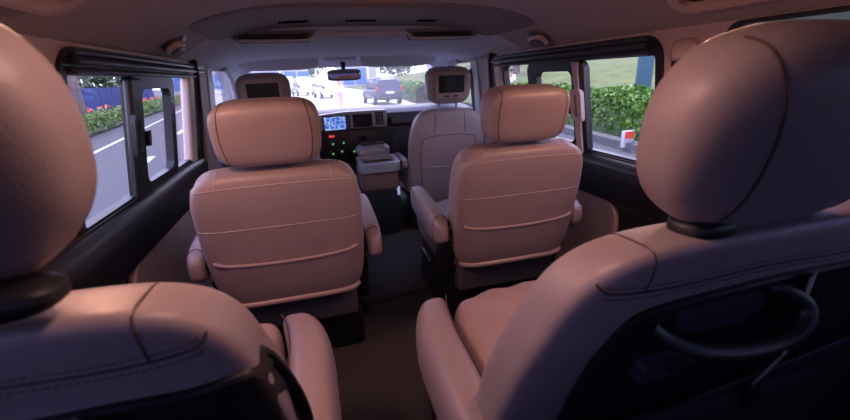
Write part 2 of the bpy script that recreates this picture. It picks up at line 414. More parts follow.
# windshield, header and front pillars
def ws(u, v, d):   # u across, v 0 bottom .. 1 top
    return (u, 3.72-.62*v + d*.0, .70+.40*v+d)
b = B(); prism(b, [(-.84, 0), (.84, 0), (.82, .45), (.74, .90), (.66, .98), (-.66, .98), (-.74, .90), (-.82, .45)], ws, 0, .006)
struct(obj('window_8', b, 'wsglass', smooth=False), 'wide windshield washed out by bright daylight')
wf = bpy.data.objects.new('wall_front', None); C.objects.link(wf); struct(wf, 'front bulkhead and windshield surround')
b = B(); ring(b, [(-.87, -.05), (.87, -.05), (.87, .45), (.87, 1.04), (.70, 1.04), (-.70, 1.04), (-.87, 1.04), (-.87, .45)],
              [(-.80, .03), (.80, .03), (.765, .5), (.70, .84), (.63, .935), (-.63, .935), (-.70, .84), (-.765, .5)], ws, -.02, .0)
obj('windshield_frame', b, 'linerfront', wf)
b = B(); box(b, -.87, .87, 3.70, 3.76, -.03, .70); obj('bulkhead', b, 'blackmat', wf, smooth=False)
for sg in (-1, 1):
    b = B(); tube(b, smooth_pts([(sg*.765, 2.84, 1.065), (sg*.772, 3.0, 1.045), (sg*.775, 3.12, .985), (sg*.785, 3.24, .87), (sg*.80, 3.38, .72)]), lambda t: (.018, .022), 12)
    obj('front_pillar', b, 'greypillar', wf)

# ================================================================== SEATS
def recline(ang, oy, oz, ox=0):
    ca, sa = math.cos(ang), math.sin(ang)
    return lambda x, y, z: (x+ox, y*ca - z*sa + oy, y*sa + z*ca + oz)
def seam_line(bm, a, b_, c, n, m, pts, g, r=.0013, side=-1, lift=0.0):
    P = []
    for x, z in pts:
        P.append(g(x, sq_y(a, b_, c, n, m, x, z, side)+side*(lift+.0002), z))
    tube(bm, P, r, 6)
def lin(p, q, n=24): return [(p[0]+(q[0]-p[0])*i/n, p[1]+(q[1]-p[1])*i/n) for i in range(n+1)]
def curve2(pts, n=8): return [(v.x, v.y) for v in smooth_pts([(p[0], p[1], 0) for p in pts], n)]

def headrest(t, W_, D_, H_, oy, oz, ang, n=3.4, m=3.2, seams=(), seam_r=.0012, taper=.08, posts=True, post_len=.10, mt='leather'):
    a, b_, c = W_/2, D_/2, H_/2
    rc = recline(ang, oy, oz)
    g = lambda x, y, z: rc(x*(1+taper*z/c*.5 - .05*(z/c)**2), y*(1+.1*z/c), z)
    b = squad(B(), a, b_, c, n, m, g)
    h = obj('headrest', b, mt, t)
    if seams:
        for s in seams:
            b = B(); seam_line(b, a, b_, c, n, m, s, g, seam_r); obj('seam', b, 'seam', h)
    if posts:
        for sg in (-1, 1):
            b = B(); tube(b, [rc(sg*.055, .005, -c*.8), rc(sg*.055, .012, -c-post_len*.6)], .0065, 10); obj('headrest_post', b, 'chrome', t)
    return h, g

def captain_seat(loc, label, group, reflect=1):
    t = thing('captain_seat', label, 'seat', loc, group)
    ang = R(-0)  # recline applied with positive rotation leaning the top backwards
    ang = R(14)
    a, b_, c, n, m = .232, .062, .230, 5.0, 6.0
    rc = recline(ang, .055, .525)
    def g(x, y, z):
        k = 1 - .06*max(0, -z/c)**1.3 - .03*max(0, z/c)**3
        yb = y*(1 - .15*z/c)
        if y > 0: yb += .02*math.cos(min(1, abs(x)/a)*math.pi/2)*0 + .015*(abs(x)/a)**2
        return rc(x*k, yb, z)
    bk = obj('backrest', squad(B(), a, b_, c, n, m, g, 96, 64), 'leather', t)
    b = B()
    top = .200
    seam_line(b, a, b_, c, n, m, curve2([(-.228, .17), (-.215, .19), (-.15, top), (0, top+.003), (.15, top), (.215, .19), (.228, .17)]), g, .0016)
    for sg in (-1, 1):
        bb = B(); P = [g(sg*.155, sq_y(a, b_, c, n, m, sg*.155, z), z) for z in (.200, .21, .217, .223, .226)]
        P += [g(sg*.15, y, sq_z(a, b_, c, n, m, .15, y)) for y in (-.03, -.01, .01)]
        tube(bb, P, .0014, 6); obj('seam', bb, 'threadlight', bk)
    obj('seam', b, 'threadlight', bk); b = B()
    seam_line(b, a, b_, c, n, m, lin((-.222, .075), (.222, .075)), g, .0014)
    obj('seam', b, 'threadlight', bk)
    # map pocket: a slightly lifted leather panel with a piped mouth
    b = B()
    P = []
    nx, nz = 30, 12
    for s_, lift in ((0, .001), (1, .009)):
        rows = []
        for j in range(nz+1):
            v = j/nz; row = []
            for i in range(nx+1):
                x = -.208+.416*i/nx; z = -.185+(.145-.0*v)*v
                z += .012*((x/.2)**2-.3)*v
                e = min(1, min(i, nx-i)/3)*(.4+.6*v)
                row.append(b.verts.new(g(x, sq_y(a, b_, c, n, m, x, z)-lift*e-.0005, z)))
            rows.append(row)
        P.append(rows)
    for rows in P:
        for j in range(nz):
            for i in range(nx): b.faces.new((rows[j][i], rows[j][i+1], rows[j+1][i+1], rows[j+1][i]))
    pk = obj('map_pocket', b, 'leather', t)
    b = B()
    tube(b, [g(x, sq_y(a, b_, c, n, m, x, z)-.008*min(1, (.209-abs(x))/.03), z) for x, z in ((xx, -.040+.012*((xx/.2)**2-.3)) for xx in [(-.206+.412*i/30) for i in range(31)])], .0052, 8)
    obj('piping', b, 'piping', pk)
    b = B()
    def yl(x, z): return sq_y(a, b_, c, n, m, x, z)
    tube(b, [g(x, yl(x, -.195)-.003, -.197) for x in [(-.212+.424*i/30) for i in range(31)]], .0105, 10)
    obj('lower_roll', b, 'piping', t)['label'] = 'thick rolled lower edge of the backrest'
    # grey plastic panel under the backrest
    b = B(); box(b, -.195, .195, .078, .20, .185, .335, .012, 3, lambda x, y, z: (x, y+(.30-z)*.12, z)); obj('lower_cover', b, 'greyplastic', t)
    b = B()
    def hx(x, y, z): return x, y+ (.30-z)*.15, z
    box(b, -.215, .215, .125, .56, .0, .245, .02, 3, hx)
    obj('base', b, 'black', t)
    # cushion
    b = B(); gc = lambda x, y, z: (x, y+.36, z+.345+.03*y)
    squad(b, .175, .25, .075, 5, 3, gc, 64, 24)
    cu = obj('seat_cushion', b, 'leather_soft', t)
    for sg in (-1, 1):
        b = B(); squad(b, .05, .255, .095, 3, 3, lambda x, y, z: (x+sg*.195, y+.36, z+.345+.03*y), 36, 24)
        obj('bolster', b, 'leather', t)
        # armrest
        b = B()
        def ga(x, y, z): 
            return (x+sg*.266, y+.245, z+.468+.09*y)
        squad(b, .031, .205, .056, 4, 3.6, ga, 40, 24)
        ar = obj('armrest', b, 'leather', t)
        b = B(); tube(b, [ga(sg*.031*.0 + x, y, z) for x, y, z in [(.0315*math.cos(q), -.165, .056*math.sin(q)) for q in [2*math.pi*i/24 for i in range(24)]]], .0012, 5, True)
        obj('seam', b, 'seam', ar)
        b = B(); lathe(b, [(.030, 0), (.030, .03), (.026, .036)], lambda x, y, z: (sg*(.212+z), x+.09, y+.45), 20); obj('armrest_hinge', b, 'black', t)
        b = B(); box(b, sg*.225-.018, sg*.225+.018, .075, .21, .22, .40, .015, 3, lambda x, y, z: (x, y+(.38-z)*.35, z)); obj('recliner_cover', b, 'black', t)
        b = B(); box(b, sg*.175-.022, sg*.175+.022, .18, .70, .0, .028, .006, 2); obj('floor_rail', b, 'darkvinyl', t)
    b = B(); tube(b, [(-.26, .24, .25), (-.262, .33, .265), (-.262, .36, .26)], .011, 8); obj('recline_lever', b, 'black', t)
    # headrest
    hs = [curve2([(q*.104, .082), (q*.110, .06), (q*.113, 0), (q*.110, -.05), (q*.104, -.078)]) for q in (-1, 1)]
    headrest(t, .276, .12, .170, .0, .846, R(8), 5.0, 4.6, hs, taper=.03)
    return t
cap = captain_seat((-.392, 1.165, 0), 'pinkish beige leather captain seat on the road side, front of the left rear seat', 'captain seats of the second row')
cap2 = copy_tree(cap); cap2.location = (.380, 1.185, 0)
cap2['label'] = 'pinkish beige leather captain seat beside the window facing the hedge, second row'

# ---- front seats
def front_seat(loc, label, group):
    t = thing('front_seat', label, 'seat', loc, group)
    a, b_, c, n, m = .238, .060, .30, 4.5, 5.0
    rc = recline(R(12), .07, .49)
    g = lambda x, y, z: rc(x*(1-.14*max(0, z/c)**2 - .02*max(0, -z/c)), y*(1-.1*z/c), z)
    bk = obj('backrest', squad(B(), a, b_, c, n, m, g, 80, 48), 'leather', t)
    b = B()
    for sg in (-1, 1): b = B(); seam_line(b, a, b_, c, n, m, lin((sg*.10, .285), (sg*.10, .17), 10), g, .002); obj('seam', b, 'seam', bk)
    b = B()
    seam_line(b, a, b_, c, n, m, curve2([(-.16, -.24), (-.175, 0), (-.17, .12), (-.14, .15), (0, .16), (.14, .15), (.17, .12), (.175, 0), (.16, -.24)]), g, .002)
    obj('seam', b, 'seam', bk)
    b = B(); seam_line(b, a, b_, c, n, m, [(-.16+.32*i/20, -.03-.012*math.sin(math.pi*i/20)) for i in range(21)], g, .006, lift=.004); obj('map_pocket', b, 'piping', bk)
    b = B(); squad(b, .25, .20, .08, 4, 3, lambda x, y, z: (x, y+.28, z+.30), 56, 20); obj('seat_cushion', b, 'leather_soft', t)
    b = B(); box(b, -.23, .23, .12, .46, 0, .24, .02, 2); obj('base', b, 'black', t)
    b = B(); squad(b, .024, .17, .035, 4, 3, lambda x, y, z: (x-.258, y+.22, z+.46), 32, 16); obj('armrest', b, 'leather', t)
    h, g2 = headrest(t, .262, .11, .205, .0, .915, R(6), 4.2, 4.0, post_len=.09)
    y0 = -.062
    fs = lambda u, v, d: (u, y0-d-.10*(v-.915), v)
    b = B(); ring(b, rrect(-.093, .845, .093, .985, .012), rrect(-.076, .875, .076, .968, .004), fs, -.01, .006); sb = obj('screen_frame', b, 'screenbezel', h)
    b = B(); prism(b, rrect(-.077, .874, .077, .969, .004), fs, -.01, .002); obj('screen', b, 'screen_off', sb)
    for x in (-.045, .01):
        b = B(); prism(b, rrect(x, .853, x+.03, .861, .003), fs, .005, .009); obj('button', b, 'black', sb)
    return t
fr = front_seat((.498, 2.30, 0), 'front passenger seat with a screen in its headrest, beside the dashboard', 'front seats')
fr2 = copy_tree(fr); fr2.location = (-.497, 2.30, 0); fr2['label'] = 'driver seat headrest with dark screen showing above the second-row seat'

# ---- rear seats
def rear_seat(loc, label, group, hw=.268, handle=True, bol=(0, 0), wide=False, drop=0):
    t = thing('van_seat', label, 'seat', loc, group)
    a, b_, c, n, m = hw, .060, .345, 5.0, 5.5
    rc = recline(R(24), .135, .500)
    def g(x, y, z):
        k = 1 - .05*max(0, z/c)**2 + .05*math.sin(max(0, min(1, (.6-z/c)/1.2))*math.pi)
        zz = z - (.05*max(0, z/c)**2*(y+b_)/b_*.5*1.0 if z > 0 else 0)
        xk = x*k
        if wide and xk > .10: xk = .10+(xk-.10)*2.6
        return rc(xk, y*(1-.18*z/c), zz)
    bk = obj('backrest', squad(B(), a, b_, c, n, m, g, 120, 96), 'leather', t)
    b = B(); zt = .282; xs = hw-.008
    path = curve2([(-xs*.905, .297), (-xs*.88, .290), (-xs*.82, .284), (-xs*.5, .283), (0, .289), (xs*.5, .283), (xs*.82, .284), (xs*.88, .290), (xs*.905, .297)], 14)
    seam_line(b, a, b_, c, n, m, path, g, .0016)
    obj('seam', b, 'seam', bk)
    for sg in (-1, 1):
        xx = sg*hw*.66
        P = [g(xx, sq_y(a, b_, c, n, m, xx, z), z) for z in (.282, .295, .305, .315, .322, .328)]
        P += [g(xx, y, sq_z(a, b_, c, n, m, xx, y)) for y in (-.035, -.02, 0, .02, .035)]
        b = B(); tube(b, P, .0014, 6); obj('seam', b, 'seam', bk)
    b = B()   # double row of stitches each side of the shoulder seam
    for dz in (.008, -.009):
        for i in range(0, len(path)-1, 1):
            (x0, z0), (x1, z1) = path[i], path[i+1]
            if abs(x0) > xs*.875: continue
            L = math.hypot(x1-x0, z1-z0); k = max(1, int(L/.006))
            for q in range(k):
                pts = []
                for u in ((q+.15)/k, (q+.75)/k):
                    x = x0+(x1-x0)*u; z = z0+(z1-z0)*u+dz
                    pts.append(g(x, sq_y(a, b_, c, n, m, x, z)-.0004, z))
                tube(b, pts, .0008, 4)
    obj('stitching', b, 'thread', bk)
    if handle:
        def fp(u, v, d): return g(u, sq_y(a, b_, c, n, m, u, max(-.33, v-drop))-d, v-drop)
        out = curve2([(-.165, -.30), (-.178, -.05), (-.190, .10), (-.192, .17), (-.180, .232), (-.145, .254), (-.05, .263), (.07, .267), (.15, .262), (.22, .245), (.235, .12), (.235, -.1), (.23, -.30)], 6)
        b = B(); n_ = len(out); cen = (.0, -.03); rings_ = []
        for s_, d in [(1.0, .000), (1.0, .006), (.985, .009), (.97, .006), (.95, .003), (.92, .004), (.89, .004), (.86, .004), (.83, .004), (.8, .004), (.7, .004), (.6, .004), (.4, .004), (.2, .004)]:
            rings_.append([b.verts.new(fp(cen[0]+(u-cen[0])*s_, cen[1]+(v-cen[1])*s_, d)) for u, v in out])
        for A, D in zip(rings_, rings_[1:]):
            for i in range(n_): b.faces.new((A[i], A[(i+1) % n_], D[(i+1) % n_], D[i]))
        b.faces.new(rings_[-1]); pn = obj('back_panel', b, 'black', t)
        pts = smooth_pts([fp(-.135, .212, .002), fp(-.118, .200, .018), fp(-.080, .190, .040), fp(-.02, .186, .052), (fp(.035, .192, .054)), fp(.066, .208, .048), fp(.072, .226, .032), fp(.050, .240, .012), fp(.03, .242, .0)], 8)
        b = B(); tube(b, pts, lambda s: (.011+.001*math.sin(s*3.1), .009), 14); obj('grab_handle', b, 'black', t)
        b = B(); prism(b, [(-.11, .235), (.02, .240), (.045, .215), (.03, .175), (-.09, .185)], fp, .0, .009); obj('handle_recess', b, 'darkvinyl', pn)
        b = B(); prism(b, rrect(-.115, .095, -.028, .135, .012), fp, .0, .022); o = obj('release_latch', b, 'darkvinyl', t)
        b = B(); prism(b, rrect(-.080, .12, -.048, .142, .005), fp, .02, .03); obj('latch_button', b, 'black', o)
        b = B(); A = [fp(.070, .270, .016), fp(.108, .17, .020), fp(.128, .06, .022), fp(.133, -.05, .022)]
        for k_ in range(3):
            p, q = Vector(A[k_]), Vector(A[k_+1]); sd_ = (q-p).normalized().cross(Vector((0, -1, .3)).normalized()).normalized()*.009
            nn = Vector((0, -.0015, 0))
            vs_ = [b.verts.new(v) for v in (p-sd_, p+sd_, q+sd_, q-sd_, p-sd_+nn, p+sd_+nn, q+sd_+nn, q-sd_+nn)]
            for q_ in ((0,1,2,3),(7,6,5,4),(0,4,5,1),(1,5,6,2),(2,6,7,3),(3,7,4,0)): b.faces.new([vs_[i] for i in q_])
        obj('strap', b, 'beltbeige', t)['label'] = 'beige pull strap'
        b = B(); p = Vector(A[3]); box(b, p.x-.018, p.x+.014, p.y-.010, p.y+.006, p.z-.04, p.z+.010, .004, 2); obj('buckle', b, 'black', t)
        b = B(); u0, u1, v0, v1 = .045, .225, -.27, -.07
        fn = lambda u, v: fp(u, v+.65*(u-.05), .016)
        for i in range(18):
            for sgn in (-1, 1):
                P = []
                for k in range(13):
                    u = u0+(u1-u0)*(i/17)+sgn*.09*(k/12-.5)*2; v = v0+(v1-v0)*k/12
                    if u0 <= u <= u1: P.append(fn(u, v))
                if len(P) > 2: tube(b, P, .0011, 4)
        tube(b, [fn(u0+(u1-u0)*k/12, v1) for k in range(13)], .0035, 8)
        obj('cargo_net', b, 'net', t)
        if wide:
            b = B(); box(b, -.20, .565, .078, .10, .05, .41, .008, 2); obj('lower_carrier', b, 'blackmat', t)
    else:
        b = B(); box(b, -hw*.7, hw*.7, .10, .14, .25, .55, .01, 2); obj('back_panel', b, 'black', t)
    # cushion
    zc = .345
    b = B(); squad(b, hw-.05-sum(bol)/2, .24, .072, 5, 3, lambda x, y, z: (x+(bol[0]-bol[1])/2, y+.36, z+zc+.05*y+ (.004*math.sin(x*60+y*30) if z > 0 else 0)), 72, 28); obj('seat_cushion', b, 'leather_soft', t)
    for sg in (-1, 1):
        b = B(); squad(b, .050, .25, .082, 3.2, 2.8, lambda x, y, z: (x+sg*(hw+.012-bol[sg > 0])-sg*.05*max(0, y/.25)**3, y+.355, z+zc-.002+.05*y), 40, 30); bl = obj('bolster', b, 'leather', t)
        b = B(); tube(b, [(sg*(hw-.030-bol[sg > 0])-sg*.04*max(0, (y)/.25)**3, y+.36, zc+.065+.05*y-.02*max(0, y/.25)**4) for y in [-.22+.44*i/24 for i in range(25)]], .0016, 6); obj('seam', b, 'seam', bl)
        b = B(); box(b, sg*(hw+.0-bol[sg > 0])-.02, sg*(hw+.0-bol[sg > 0])+.02, .14, .50, .04, .29, .012, 2); obj('side_cover', b, 'black', t)
    b = B(); box(b, -hw+.03+bol[0], hw-.03-bol[1], .16, .54, .03, .28, .02, 2)
    obj('base', b, 'black', t)
    for x in (-hw+.06, hw-.06):
        b = B(); box(b, x-.02, x+.02, .18, .52, -.014, .05, .006, 2); obj('foot', b, 'blackmat', t)
    return t
def rear_headrest(t, W_=.312, oy=.0, oz=.893, H_=.232, ox=0, dz=0, cx=0, cy=0, cw=.06):
    hs = [curve2([(q*.104, .1035*H_/.232), (q*.106, .098*H_/.232), (q*.107, .090), (q*.106, .075), (q*.098, .04), (q*.093, 0), (q*.093, -.04), (q*.098, -.075), (q*.10, -.09)], 10) for q in (-1, 1)]
    headrest(t, W_, .132, H_, oy, oz, R(14), 2.9, 2.7, hs, .0017, taper=.12, post_len=.06)
    b = B(); squad(b, cw, .028, .014, 3, 3, lambda x, y, z: (x+cx, y+cy, z+.797+dz), 32, 12); obj('headrest_collar', b, 'black', t)
rs = rear_seat((.228, .335, 0), 'wide leather rear seat at the aisle, black grab handle and cargo net on its back', 'third row seats', bol=(0, -.215), wide=True)
rear_headrest(rs, .33, oz=.897, H_=.229, cx=-.085, cy=.0, cw=.034)
for ch in [x for x in C.objects if x.parent == rs and x.name.startswith('headrest')]: ch.location.x += .002
rs2 = rear_seat((-.572, .36, .012), 'rear seat by the road-side window, its headrest cropped by the frame edge', 'third row seats', hw=.222, bol=(.065, 0), drop=.03)
rear_headrest(rs2, .318, oz=.922, dz=.018, cx=.07, cy=-.02)
for ch in [x for x in C.objects if x.parent == rs2 and x.name.startswith('headrest')]: ch.location.x -= .029
for nm in ('headrest', 'headrest_post', 'headrest_collar'):
    for ch in [x for x in C.objects if x.parent == rs and x.name.split('.')[0] == nm]:
        c2 = copy_tree(ch, rs); c2.location.x += .37

# ================================================================== FRONT CABIN
dash = thing('dashboard', 'dark grey dashboard with silver centre panel below the windshield', 'dashboard', (0, 2.85, 0))
b = B(); prof = [(0, .30), (-.04, .40), (-.02, .60), (-.03, .64), (.02, .655), (.02, .69), (-.01, .70), (0, .735), (.06, .755), (.30, .765), (.84, .73), (.84, .30)]
rows = []
A_ = [[b.verts.new((x, y, z)) for y, z in prof] for x in (-.845, .845)]
b.faces.new(A_[0]); b.faces.new(A_[1][::-1])
for i in range(len(prof)): b.faces.new((A_[0][i], A_[0][(i+1) % len(prof)], A_[1][(i+1) % len(prof)], A_[1][i]))
obj('dash_body', b, 'dashvinyl', dash, sharp=25)
b = B(); box(b, .25, .84, -.035, .02, .66, .70, .008, 2); obj('tray_lip', b, 'greyplastic', dash)
b = B(); box(b, -.30, .24, -.09, .05, .42, .655, .02, 3); ct = obj('centre_stack', b, 'black', dash)
fd = lambda u, v, d: (u, -.075-d, v)
b = B(); prism(b, [(-.27, .635), (.215, .652), (.215, .762), (.09, .765), (-.10, .763), (-.27, .750)], fd, -.08, .0); cp = obj('centre_panel', b, 'silver', dash)
bv = cp.modifiers.new('bevel', 'BEVEL'); bv.width = .006; bv.segments = 2
def panel(name, x0, x1, z0, z1, mt, d0=-.002, d1=.004, par=None, r=.004):
    b = B(); prism(b, rrect(x0, z0, x1, z1, r), fd, d0, d1); return obj(name, b, mt, par or dash)
panel('screen_surround', -.215, -.035, .643, .745, 'black')
panel('map_display', -.205, -.065, .652, .738, 'map', .003, .006)
for k in range(4): panel('side_key', -.058, -.042, .655+.021*k, .669+.021*k, 'greyplastic', .003, .007, r=.002)
panel('side_display', -.018, .112, .658, .745, 'screen_off')
panel('switch_panel', .135, .190, .668, .752, 'black')
for k in range(3): panel('switch', .143, .182, .674+.026*k, .692+.026*k, 'greyplastic', .003, .008, r=.003)
panel('hazard_display', -.185, -.150, .606, .620, 'red', .014, .022)
for x, z in ((-.165, .565), (-.095, .568), (-.11, .512), (-.17, .50), (-.03, .505)):
    b = B(); lathe(b, [(.023, 0), (.023, .018), (.018, .024)], lambda px, py, pz: (x+px, -.09-pz, z+py), 20); k_ = obj('dial', b, 'black', dash)
    b = B(); lathe(b, [(.007, .0), (.007, .003)], lambda px, py, pz: (x+px, -.114-pz, z+py), 16); obj('dial_mark', b, 'green', k_)
panel('digital_clock', .005, .065, .575, .60, 'screen_off', .014, .020)
b = B(); prism(b, rrect(-.30, .50, -.255, .64, .01), fd, -.05, .03); obj('fascia_side', b, 'silver', dash)
for k in range(3):
    b = B(); prism(b, rrect(-.292, .51+.042*k, -.262, .54+.042*k, .004), fd, .028, .036); obj('fascia_key', b, 'black', dash)
b = B(); box(b, .30, .70, -.045, .0, .43, .575, .012, 3); obj('glove_box', b, 'darkvinyl', dash)
for x0 in (.70,):
    b = B(); box(b, x0, x0+.12, -.04, .02, .67, .745, .01, 2); v = obj('side_vent', b, 'black', dash)
# steering wheel (partly behind the driver seat)
st = thing('steering_wheel', 'black steering wheel glimpsed right of the driver headrest', 'steering wheel', (-.47, 2.64, .63))
tilt = Matrix.Rotation(R(-55), 3, 'X')
b = B(); tube(b, [tilt @ Vector((.185*math.cos(q), .185*math.sin(q), 0)) for q in [2*math.pi*i/48 for i in range(48)]], .015, 12, True); obj('rim', b, 'black', st)
b = B(); squad(b, .07, .055, .022, 3, 2.5, lambda x, y, z: tuple(tilt @ Vector((x, y, z-.01))), 32, 16); obj('hub', b, 'darkvinyl', st)
for q in (0, 180, 270):
    b = B(); tube(b, [tilt @ Vector((.05*math.cos(R(q)), .05*math.sin(R(q)), -.008)), tilt @ Vector((.18*math.cos(R(q)), .18*math.sin(R(q)), 0))], .013, 8); obj('spoke', b, 'greyplastic', st)
b = B(); tube(b, [tilt @ Vector((0, 0, -.02)), tilt @ Vector((0, 0, -.10))], .03, 12); obj('column', b, 'black', st)

# centre console box
cb = thing('centre_console', 'brown console box with silver rimmed tray between the front seats', 'console', (.083, 2.42, 0))
b = B(); box(b, -.110, .110, -.03, .28, .30, .47, .025, 3, lambda x, y, z: (x*(1+.1*z), y, z)); obj('console_body', b, 'consolebrown', cb)
b = B(); box(b, -.105, .105, -.02, .27, .0, .31, .02, 2); obj('console_base', b, 'blackmat', cb)
b = B(); ft = lambda u, v, d: (u, v, .475+d+.08*(v-.1))
ring(b, rrect(-.128, -.07, .128, .15, .04), rrect(-.098, -.035, .098, .12, .03), ft, -.03, .022); obj('tray_rim', b, 'silver', cb)
b = B(); prism(b, rrect(-.10, -.038, .10, .122, .03), ft, -.012, -.004); obj('tray_bottom', b, 'seam', cb)
b = B(); squad(b, .11, .075, .045, 4, 3, lambda x, y, z: (x, y+.225, z+.52), 48, 20); cl_ = obj('console_lid', b, 'silver', cb)
b = B(); prism(b, rrect(-.075, .18, .075, .27, .02), lambda u, v, d: (u, v, .562+d), -.006, .004); obj('lid_pad', b, 'black', cb)
for x in (-.042, .042):
    b = B(); lathe(b, [(.030, 0), (.032, .006), (.026, .008), (.024, .002)], lambda px, py, pz: (x+px, .225+py, .564+pz), 20); obj('cup_holder', b, 'greyplastic', cb)

# rear view mirror
mr = thing('rear_view_mirror', 'dark oval rear view mirror hanging at the top of the windshield', 'mirror', (-.027, 3.0, 1.075))
b = B(); squad(b, .116, .014, .038, 7, 5, lambda x, y, z: (x, y, z-.077), 48, 18); hs_ = obj('housing', b, 'black', mr)
b = B(); squad(b, .110, .004, .030, 7, 5, lambda x, y, z: (x, y-.0125, z-.077), 48, 14); obj('mirror_glass', b, 'mirror', mr)
b = B(); tube(b, [(0, .005, -.05), (0, .03, -.02), (0, .03, .01)], lambda s: .012+.008*s, 10); obj('stem', b, 'black', mr)

# sun visors and header console
for x0, x1, lab in ((-.69, -.195, 'padded grey sun visor above the driver side of the windshield'), (.085, .62, 'padded grey sun visor above the passenger side of the windshield')):
    cx = (x0+x1)/2; hw_ = (x1-x0)/2
    b = B(); squad(b, hw_, .014, .052, 7, 4, lambda x, y, z: (x, y-z*.75, z), 64, 20)
    v = obj('sun_visor', b, 'linerfront'); v.location = (cx, 2.93, 1.092); tag(v, lab, 'sun visor', 'sun visors')
b = B(); box(b, -.155, .055, -.03, .09, -.035, .012, .012, 3); hc = thing('map_lamp_console', 'pale grey map lamp unit between the sun visors', 'lamp', (0, 2.92, 1.125)); obj('housing', b, 'linerfront', hc)
for x in (-.10, -.045, .01):
    b = B(); box(b, x-.018, x+.018, -.036, -.028, -.012, .0, .003, 2); obj('switch', b, 'greyplastic', hc)

# roof duct with air vents, dark storage slots in front of it
DZ = 1.1983
b = B(); squad(b, .64, .30, .022, 9, 5, lambda x, y, z: (x, y, z - .105*abs(x/.72)**4.0), 120, 20)
o = obj('roof_duct', b, 'brownliner'); o.location = (.0, 1.80, 1.222); tag(o, 'wide dark brown air duct panel across the roof', 'duct')
for cx, lab in ((-.285, 'black slatted roof air vent nearest the driver side'), (-.03, 'black slatted roof air vent in the middle of the roof duct'), (.225, 'black slatted roof air vent nearest the passenger side')):
    v = thing('air_vent', lab, 'air vent', (cx*1.04, 1.83, DZ-.003), 'air vents on the roof duct')
    fv = lambda u, q, d: (u, q, -d+.004-.105*abs((cx+u)/.72)**4.0)
    b = B(); ring(b, rrect(-.072, -.046, .072, .046, .010), rrect(-.062, -.038, .062, .038, .005), fv, -.004, .0010); obj('vent_frame', b, 'brownliner', v)
    b = B(); prism(b, rrect(-.063, -.039, .063, .039, .005), fv, -.004, .0006); obj('vent_opening', b, 'void', v)
    for k in range(6):
        u = -.05+.02*k
        b = B(); prism(b, [(u-.0010, -.036), (u+.0014, -.036), (u+.0014, .036), (u-.0010, .036)], fv, 0, .0009); obj('slat', b, 'brownliner', v)
for sg, lab in ((-1, 'dark storage slot with pale lip in the roof above the driver seat'), (1, 'dark storage slot with pale lip in the roof above the passenger seat')):
    v = thing('overhead_slot', lab, 'storage slot', (sg*.385, 2.13, 1.158), 'overhead storage slots')
    fv = lambda u, q, d: (sg*u, d*.95-q*.2, q)
    b = B(); prism(b, [(-.17, .03), (.17, .03), (.19, .004), (.17, -.014), (-.14, -.014)], fv, -.08, .02); obj('slot_body', b, 'brownliner', v)
    b = B(); prism(b, [(-.150, .016), (.16, .016), (.16, -.004), (-.13, -.004)], fv, -.084, -.078); obj('slot_opening', b, 'blackmat', v)
    b = B(); tube(b, smooth_pts([fv(-.195, .026, -.078), fv(-.165, .006, -.082), fv(-.14, -.010, -.084), fv(0, -.012, -.084), fv(.17, -.010, -.084)]), (.0055), 8); obj('pale_lip', b, 'paleplastic', v)
b = B(); tube(b, [(-.20, 0, 0), (.20, 0, 0)], (.010), 10); o = obj('roof_trim_bar', b, 'paleplastic'); o.location = (0, 2.06, 1.172); tag(o, 'pale trim bar between the two roof storage slots', 'trim bar')

# small round roof fittings, oval grab recesses
for sg, lab in ((-1, 'small beige hook fitting on the roof above the road-side window'), (1, 'small beige hook fitting on the roof above the hedge-side window')):
    v = thing('coat_hook', lab, 'coat hook', (sg*.70, 1.68, ceil_z(.70, 1.68)), 'coat hooks')
    sl = .62
    q = lambda x, y, z: (x*1.0, y, z - sg*x*sl)
    b = B(); squad(b, .040, .045, .012, 2.2, 2.5, lambda x, y, z: q(x, y, z-.004), 32, 12); obj('hook_base', b, 'greyplastic', v)
    b = B(); squad(b, .024, .070, .016, 3, 2.4, lambda x, y, z: q(x, y-.005, z-.024), 40, 16); obj('hook_bar', b, 'beige', v)
    b = B(); squad(b, .019, .050, .008, 3, 2.4, lambda x, y, z: q(x-sg*.006, y-.005, z-.038), 32, 12); obj('hook_shadow_slot', b, 'greyplastic', v)
for sg, lab in ((-1, 'oval beige roof lamp housing with dark lens, top corner above the road-side headrest'), (1, 'oval beige roof lamp housing with dark lens above the big aisle headrest')):
    v = thing('roof_lamp', lab, 'lamp', (sg*.66, .78, ceil_z(.66, .78)), 'roof lamps')
    sl = .52
    q = lambda x, y, z: (x, y, z - sg*x*sl)
    b = B(); fr_ = lambda u, w_, d: q(u, w_, -d)
    ring(b, rrect(-.038, -.165, .038, .165, .037, 8), rrect(-.022, -.13, .022, .13, .021, 8), fr_, -.008, .024); o = obj('lamp_rim', b, 'beige', v)
    bv = o.modifiers.new('bevel', 'BEVEL'); bv.width = .006; bv.segments = 3
    b = B(); prism(b, rrect(-.024, -.132, .024, .132, .022, 8), fr_, -.004, .006); obj('lamp_lens', b, 'screen_off', v)
    al = area('reading_light', tuple(Vector(v.location)+Vector((-sg*.010, 0, -.030))), (0, sg*R(32), 0), .04, .20, 2.8, (1, .50, .33))
# added dome lamp, unseen above the frame, brightens the road-side rear headrest
dl = thing('added_dome_lamp', 'unseen dome lamp added on the roof to brighten the rear seats', 'lamp', (-.22, .38, 1.202))
b = B(); squad(b, .06, .10, .014, 5, 3, None, 40, 12); obj('added_lamp_body', b, 'beige', dl)
b = B(); squad(b, .045, .08, .008, 5, 3, lambda x, y, z: (x, y, z-.012), 40, 12); obj('lamp_lens', b, 'lens', dl)
area('added_dome_light', (-.22, .38, 1.178), (0, 0, 0), .10, .16, 1.7, (1, .56, .46))
